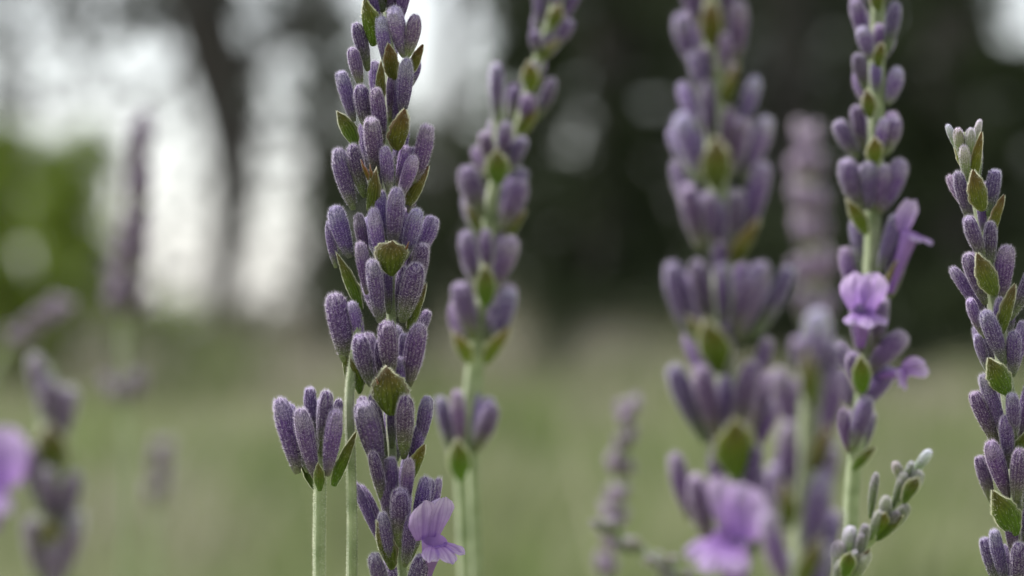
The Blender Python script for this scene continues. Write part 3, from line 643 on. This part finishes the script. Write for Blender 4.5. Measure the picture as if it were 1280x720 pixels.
# --- large blurred spike in front
W = Spike('lavender_spike', 'large blurred lavender spike closer than the sharp one with an open floret low down', .278,
          [(888, -60), (892, 60), (895, 200), (902, 300), (904, 440), (918, 560), (922, 640), (922, 740)], 5.2, stem_r=.0008, slim=.86)
W.many([(876, -96, 884, -20, 30), (900, -100, 892, -22, 30), (888, -120, 888, -50, 26), (866, -70, 880, 0, 28), (912, -76, 898, -4, 28), (852, 18, 866, 80, 30), (866, 68, 882, 128, 26, 'p'), (925, 6, 920, 76, 34), (906, 44, 905, 100, 26, 'p'), (858, -40, 872, 30, 30), (912, -40, 905, 30, 28), (880, 60, 890, 120, 22, 'm'),
        (852, 143, 876, 220, 35, 'p'), (884, 104, 889, 180, 29, 'd'), (912, 135, 905, 215, 28), (945, 98, 926, 160, 28, 'p'), (955, 143, 930, 225, 37, 'p'), (928, 150, 912, 215, 28),
        (860, 228, 876, 312, 35), (886, 240, 892, 312, 25), (922, 235, 913, 318, 31, 'd'), (957, 203, 932, 300, 38), (842, 328, 868, 425, 40), (870, 328, 890, 412, 31, 'd'), (934, 344, 916, 425, 36),
        (956, 330, 926, 420, 28), (986, 330, 938, 425, 36), (840, 458, 882, 552, 33), (876, 458, 898, 550, 33), (940, 454, 920, 545, 37), (966, 500, 938, 570, 26, 'm'),
        (845, 566, 864, 650, 29), (872, 590, 890, 690, 34, 'f'), (955, 590, 935, 670, 30, 'm'), (926, 672, 922, 760, 34, 'f'), (888, 520, 900, 580, 20, 'b'), (902, 300, 903, 372, 26, 'm'), (898, 250, 900, 320, 24, 'm'), (906, 400, 908, 480, 26, 'm'), (902, 330, 904, 410, 24), (958, 420, 930, 500, 28, 'm'), (905, 470, 910, 540, 26, 'm'), (948, 560, 930, 640, 28), (895, 560, 905, 640, 26, 'm')])
for b in [(888, -14, 890, 60, 30, 'lance', 'f', BRN), (924, 70, 910, 130, 26, 'lance', 'f', (1.2, 1.1, .9)), (896, 160, 896, 238, 42, 'ovate', 'f', OL), (950, 268, 922, 330, 34, 'ovate', '', (1.3, 1.1, .8)),
          (882, 388, 896, 468, 46, 'ovate', 'f', (.9, 1.1, .5)), (922, 512, 920, 598, 60, 'ovate', 'f', (1.1, 1.4, .5)), (858, 390, 888, 440, 30, 'lance', '', (1.6, 1.7, 1.5))]: W.bract(*b)
W.floret((918, 735), (912, 672), (-.6, .9, -.1), 1.15, .0075, 1)

# --- blurred spike with open florets
X = Spike('lavender_spike', 'slightly blurred lavender spike carrying several open lilac florets against the dark wood', .400,
          [(1098, -60), (1096, 60), (1094, 190), (1090, 300), (1085, 400), (1078, 480), (1066, 600), (1060, 740)], 4.0, stem_r=.00085)
X.many([(1086, -66, 1094, -16, 20), (1108, -70, 1100, -18, 20), (1096, -86, 1098, -36, 18), (1076, -44, 1090, 6, 19), (1120, -46, 1104, 4, 19), (1068, 0, 1078, 48, 21), (1120, 4, 1108, 66, 22), (1076, 34, 1088, 74, 20, 'p'), (1100, 30, 1098, 66, 20, 'pm'), (1071, 68, 1082, 112, 19, 'd'), (1121, 84, 1110, 130, 24, 'p'),
        (1094, 76, 1094, 120, 18, 'pm'), (1050, 148, 1072, 198, 26), (1070, 134, 1080, 188, 24, 'd'), (1104, 148, 1098, 190, 20, 'p'), (1117, 146, 1106, 194, 21, 'p'), (1060, 196, 1076, 264, 29),
        (1085, 204, 1086, 262, 25, 'd'), (1124, 198, 1100, 266, 28), (1108, 210, 1098, 262, 22), (1117, 266, 1098, 342, 25), (1132, 300, 1112, 372, 26), (1072, 376, 1076, 442, 26), (1104, 372, 1094, 440, 22),
        (1134, 420, 1086, 464, 33, 'f'), (1118, 462, 1080, 508, 28), (1086, 498, 1066, 562, 25), (1064, 440, 1074, 490, 24), (1050, 510, 1062, 566, 22, 'm')])
for b in [(1096, -24, 1098, 14, 20, 'ovate', 'f', OL), (1104, 46, 1098, 84, 19, 'ovate', 'f', OL), (1084, 104, 1086, 148, 21, 'ovate', 'f', OL), (1094, 164, 1094, 206, 25, 'ovate', 'f', (1.3, 1.3, .9)),
          (1056, 244, 1082, 294, 22, 'ovate', '', (1.1, 1.2, .7)), (1124, 318, 1098, 386, 15, 'lance', '', (1.6, 1.6, 1.2)), (1076, 440, 1078, 492, 28, 'ovate', 'f', (1, 1.4, .5)), (1096, 556, 1066, 588, 18, 'lance', '', GRN)]: X.bract(*b)
X.floret((1076, 432), (1080, 388), (.05, 1.0, -.2), 1.05, .005, 0)
X.floret((1112, 366), (1138, 290), (.85, .6, -.35), .9, .003, 1)
X.floret((1100, 470), (1132, 466), (.45, .9, -.35), .62, .0045, 0)

# --- sharp pointed spike at the right
Y = Spike('pointed_lavender_spike', 'sharp slender lavender spike with pale pointed tip against the black wood', .352,
          [(1206, 165), (1212, 200), (1226, 262), (1240, 360), (1255, 460), (1268, 560), (1273, 680), (1276, 740)], 3.6, fuzzy=True, stem_r=.0007)
Y.many([(1198, 162, 1206, 206, 15, 'p'), (1214, 160, 1212, 206, 16, 'p'), (1184, 156, 1200, 192, 10, 'pm'), (1225, 150, 1214, 196, 10, 'pm'), (1205, 182, 1208, 226, 17, 'p'), (1220, 180, 1222, 226, 16, 'm')], back=False, young=True)
Y.many([(1196, 215, 1214, 280, 19), (1246, 211, 1236, 270, 21), (1210, 268, 1230, 325, 24, 'f'), (1208, 318, 1232, 380, 21), (1262, 308, 1252, 372, 24), (1213, 371, 1230, 422, 18, 'p'),
        (1231, 388, 1256, 454, 22, 'f'), (1221, 418, 1236, 466, 14, 'p'), (1266, 414, 1266, 470, 22), (1281, 400, 1268, 466, 22), (1227, 469, 1258, 550, 22), (1215, 489, 1248, 560, 21, 'f'),
        (1265, 489, 1268, 548, 22, 'f'), (1290, 480, 1276, 550, 24), (1222, 569, 1240, 628, 18), (1237, 552, 1260, 622, 27, 'f'), (1275, 560, 1270, 630, 28, 'f'), (1300, 560, 1282, 640, 26),
        (1228, 671, 1250, 740, 22), (1243, 659, 1258, 735, 20), (1273, 678, 1272, 750, 25, 'f'), (1304, 670, 1286, 740, 24), (1290, 330, 1262, 400, 20, 'm'), (1238, 278, 1236, 340, 20), (1250, 372, 1248, 432, 19), (1226, 232, 1228, 290, 16, 'm'), (1256, 520, 1262, 585, 20), (1262, 636, 1268, 700, 20), (1292, 620, 1280, 690, 22)])
for b in [(1190, 160, 1208, 214, 16, 'lance', 'm', (2, 2, 1.8)), (1228, 160, 1216, 232, 18, 'lance', '', (1.5, 1.4, 1.2)), (1214, 203, 1229, 264, 29, 'ovate', 'f', (1.2, 1.05, 1)), (1258, 234, 1240, 294, 20, 'lance', '', (1.3, 1.1, 1)),
          (1218, 308, 1244, 370, 30, 'ovate', 'f', (1.1, 1.1, 1.1)), (1270, 350, 1252, 418, 24, 'lance', 'f', OL), (1231, 438, 1260, 494, 33, 'ovate', 'f', GRN), (1236, 603, 1269, 670, 38, 'ovate', 'f', (.85, 1.15, .6)),
          (1292, 528, 1270, 580, 24, 'ovate', '', GRN)]: Y.bract(*b)

# --- spike closest to the lens, lower right
Z1 = Spike('lavender_spike', 'very blurred pale tipped lavender spike crossing in front of the floret bearing spike', .262,
           [(1022, 410), (1014, 500), (1006, 600), (1002, 740)], 4.4, stem_r=.0008, slim=.9)
Z1.many([(1022, 390, 1020, 466, 44, 'pf'), (996, 420, 1008, 480, 28, 'p'), (1046, 430, 1030, 500, 30, 'p'), (974, 462, 992, 540, 32), (1048, 464, 1030, 560, 34), (1010, 450, 1012, 520, 26, 'm'),
         (986, 528, 985, 630, 36), (1026, 590, 1008, 700, 40), (968, 580, 980, 660, 26, 'p'), (1042, 560, 1020, 640, 28), (960, 640, 985, 740, 34, 'p'), (1030, 680, 1005, 780, 34)])
for b in [(1010, 432, 1012, 508, 26, 'ovate', 'f', OL), (1040, 520, 1020, 590, 28, 'lance', 'f', BRN), (980, 588, 984, 662, 28, 'lance', 'f', OL), (1030, 660, 1002, 740, 34, 'ovate', 'f', OL)]: Z1.bract(*b)

# --- young green bud spike
K = Spike('young_lavender_spike', 'small young lavender spike with green buds and white tip bending over the meadow', .327,
          [(1146, 588), (1126, 620), (1104, 655), (1072, 690), (1046, 730), (1036, 780)], 3.2, stem_r=.0006)
K.many([(1162, 564, 1138, 596, 17, 'p'), (1118, 578, 1130, 606, 16, 'p'), (1150, 590, 1134, 622, 20, 'g'), (1128, 592, 1124, 626, 16, 'g'), (1097, 592, 1088, 648, 13), (1092, 600, 1090, 640, 10, 'p'),
        (1108, 622, 1104, 662, 18, 'pg'), (1134, 632, 1108, 668, 17, 'g'), (1066, 658, 1062, 700, 18, 'p'), (1082, 656, 1074, 700, 16), (1040, 652, 1034, 692, 13), (1032, 690, 1030, 736, 13), (1050, 676, 1050, 720, 18, 'p'),
        (1086, 690, 1062, 730, 18, 'g'), (1140, 578, 1130, 604, 13, 'p'), (1126, 600, 1116, 634, 14, 'g'), (1122, 640, 1104, 672, 14, 'd'), (1100, 640, 1088, 674, 15, 'g'), (1078, 668, 1066, 706, 14, 'd'), (1052, 700, 1044, 740, 15, 'g'), (1070, 690, 1058, 726, 13, 'p')], back=False, young=True)
for b in [(1150, 592, 1130, 630, 21, 'broad', 'f', (.75, .95, .6)), (1136, 638, 1096, 676, 17, 'ovate', '', (.7, .95, .5)), (1110, 634, 1096, 670, 20, 'broad', '', (1.1, 1.4, .7)), (1064, 684, 1056, 724, 22, 'broad', 'f', (.8, 1.2, .4)), (1092, 680, 1060, 724, 16, 'lance', '', OL)]: K.bract(*b)

# --- far blurred spikes
Q = Spike('lavender_spike', 'pale far blurred lavender spike between the large spike and the floret bearing one', .70,
          [(1008, 158), (1012, 240), (1016, 330), (1018, 420), (1016, 740)], 3.2); Q.whorls([(196, 38, 5, 12), (232, 42, 6, 17), (276, 44, 6, 20), (318, 44, 6, 18), (362, 44, 6, 22), (408, 44, 6, 20)], fl='pq')
Q = Spike('lavender_spike', 'faint grey violet spike rising alone in the meadow between upright and large spikes', .56,
          [(786, 498), (776, 580), (764, 660), (756, 740)], 3.0); Q.whorls([(y, 34, 4, 11) for y in range(535, 740, 32)], fl='pq')
Q = Spike('young_lavender_spike', 'blurred young spike with pale green buds low beside the large spike', .47,
          [(752, 650), (790, 682), (836, 708), (880, 760)], 3.0); Q.whorls([(668, 26, 4, 12), (690, 28, 5, 16), (712, 28, 5, 18), (735, 28, 5, 18)], young=True)
Q = Spike('lavender_spike', 'dark grey far blurred spike standing in front of the bright sky', .78,
          [(178, 150), (172, 240), (160, 340), (154, 420), (158, 500), (156, 740)], 3.0); Q.whorls([(180, 38, 4, 7), (205, 38, 5, 11), (232, 38, 5, 13), (260, 38, 5, 15), (290, 38, 5, 16), (318, 38, 5, 17), (345, 38, 5, 20), (378, 38, 6, 26), (398, 34, 6, 28), (505, 34, 6, 24)], fl='q')
Q = Spike('leaning_lavender_spike', 'faint grey blurred spike leaning in front of the bright bush', .80,
          [(78, 380), (40, 402), (8, 436), (-20, 500), (-20, 740)], 3.0); Q.whorls([(392, 30, 5, 12), (402, 30, 5, 14), (416, 30, 5, 14), (434, 30, 5, 14)], fl='pq')
Q = Spike('lavender_spike', 'small faint violet spike low in the meadow right of the grey far spike', .85,
          [(205, 545), (198, 600), (192, 740)], 2.6); Q.whorls([(575, 28, 4, 9), (600, 28, 4, 10), (630, 28, 4, 10)], fl='pq')
L1 = Spike('lavender_spike', 'blurred lavender spike with pale lilac floret at the meadow edge far from the sharp one', .250,
           [(58, 455), (62, 540), (60, 640), (66, 740)], 4.4, stem_r=.0008)
L1.many([(42, 446, 56, 520, 28, 'q'), (86, 486, 70, 560, 34, 'pq'), (62, 470, 62, 540, 28, 'q'), (30, 560, 52, 640, 30, 'q'), (92, 590, 72, 670, 30, 'q'), (60, 580, 62, 660, 28, 'q'), (36, 650, 54, 740, 30, 'q'), (100, 640, 76, 730, 30, 'q'), (68, 670, 66, 760, 28, 'q')], back=False)
for b in [(62, 520, 62, 590, 44, 'ovate', 'f', (.8, .8, .8)), (84, 545, 66, 600, 26, 'lance', '', OL), (60, 640, 62, 700, 36, 'ovate', 'f', OL)]: L1.bract(*b)
L1.floret((-10, 660), (-14, 606), (-.3, 1, -.1), 1.05, .004, 1)
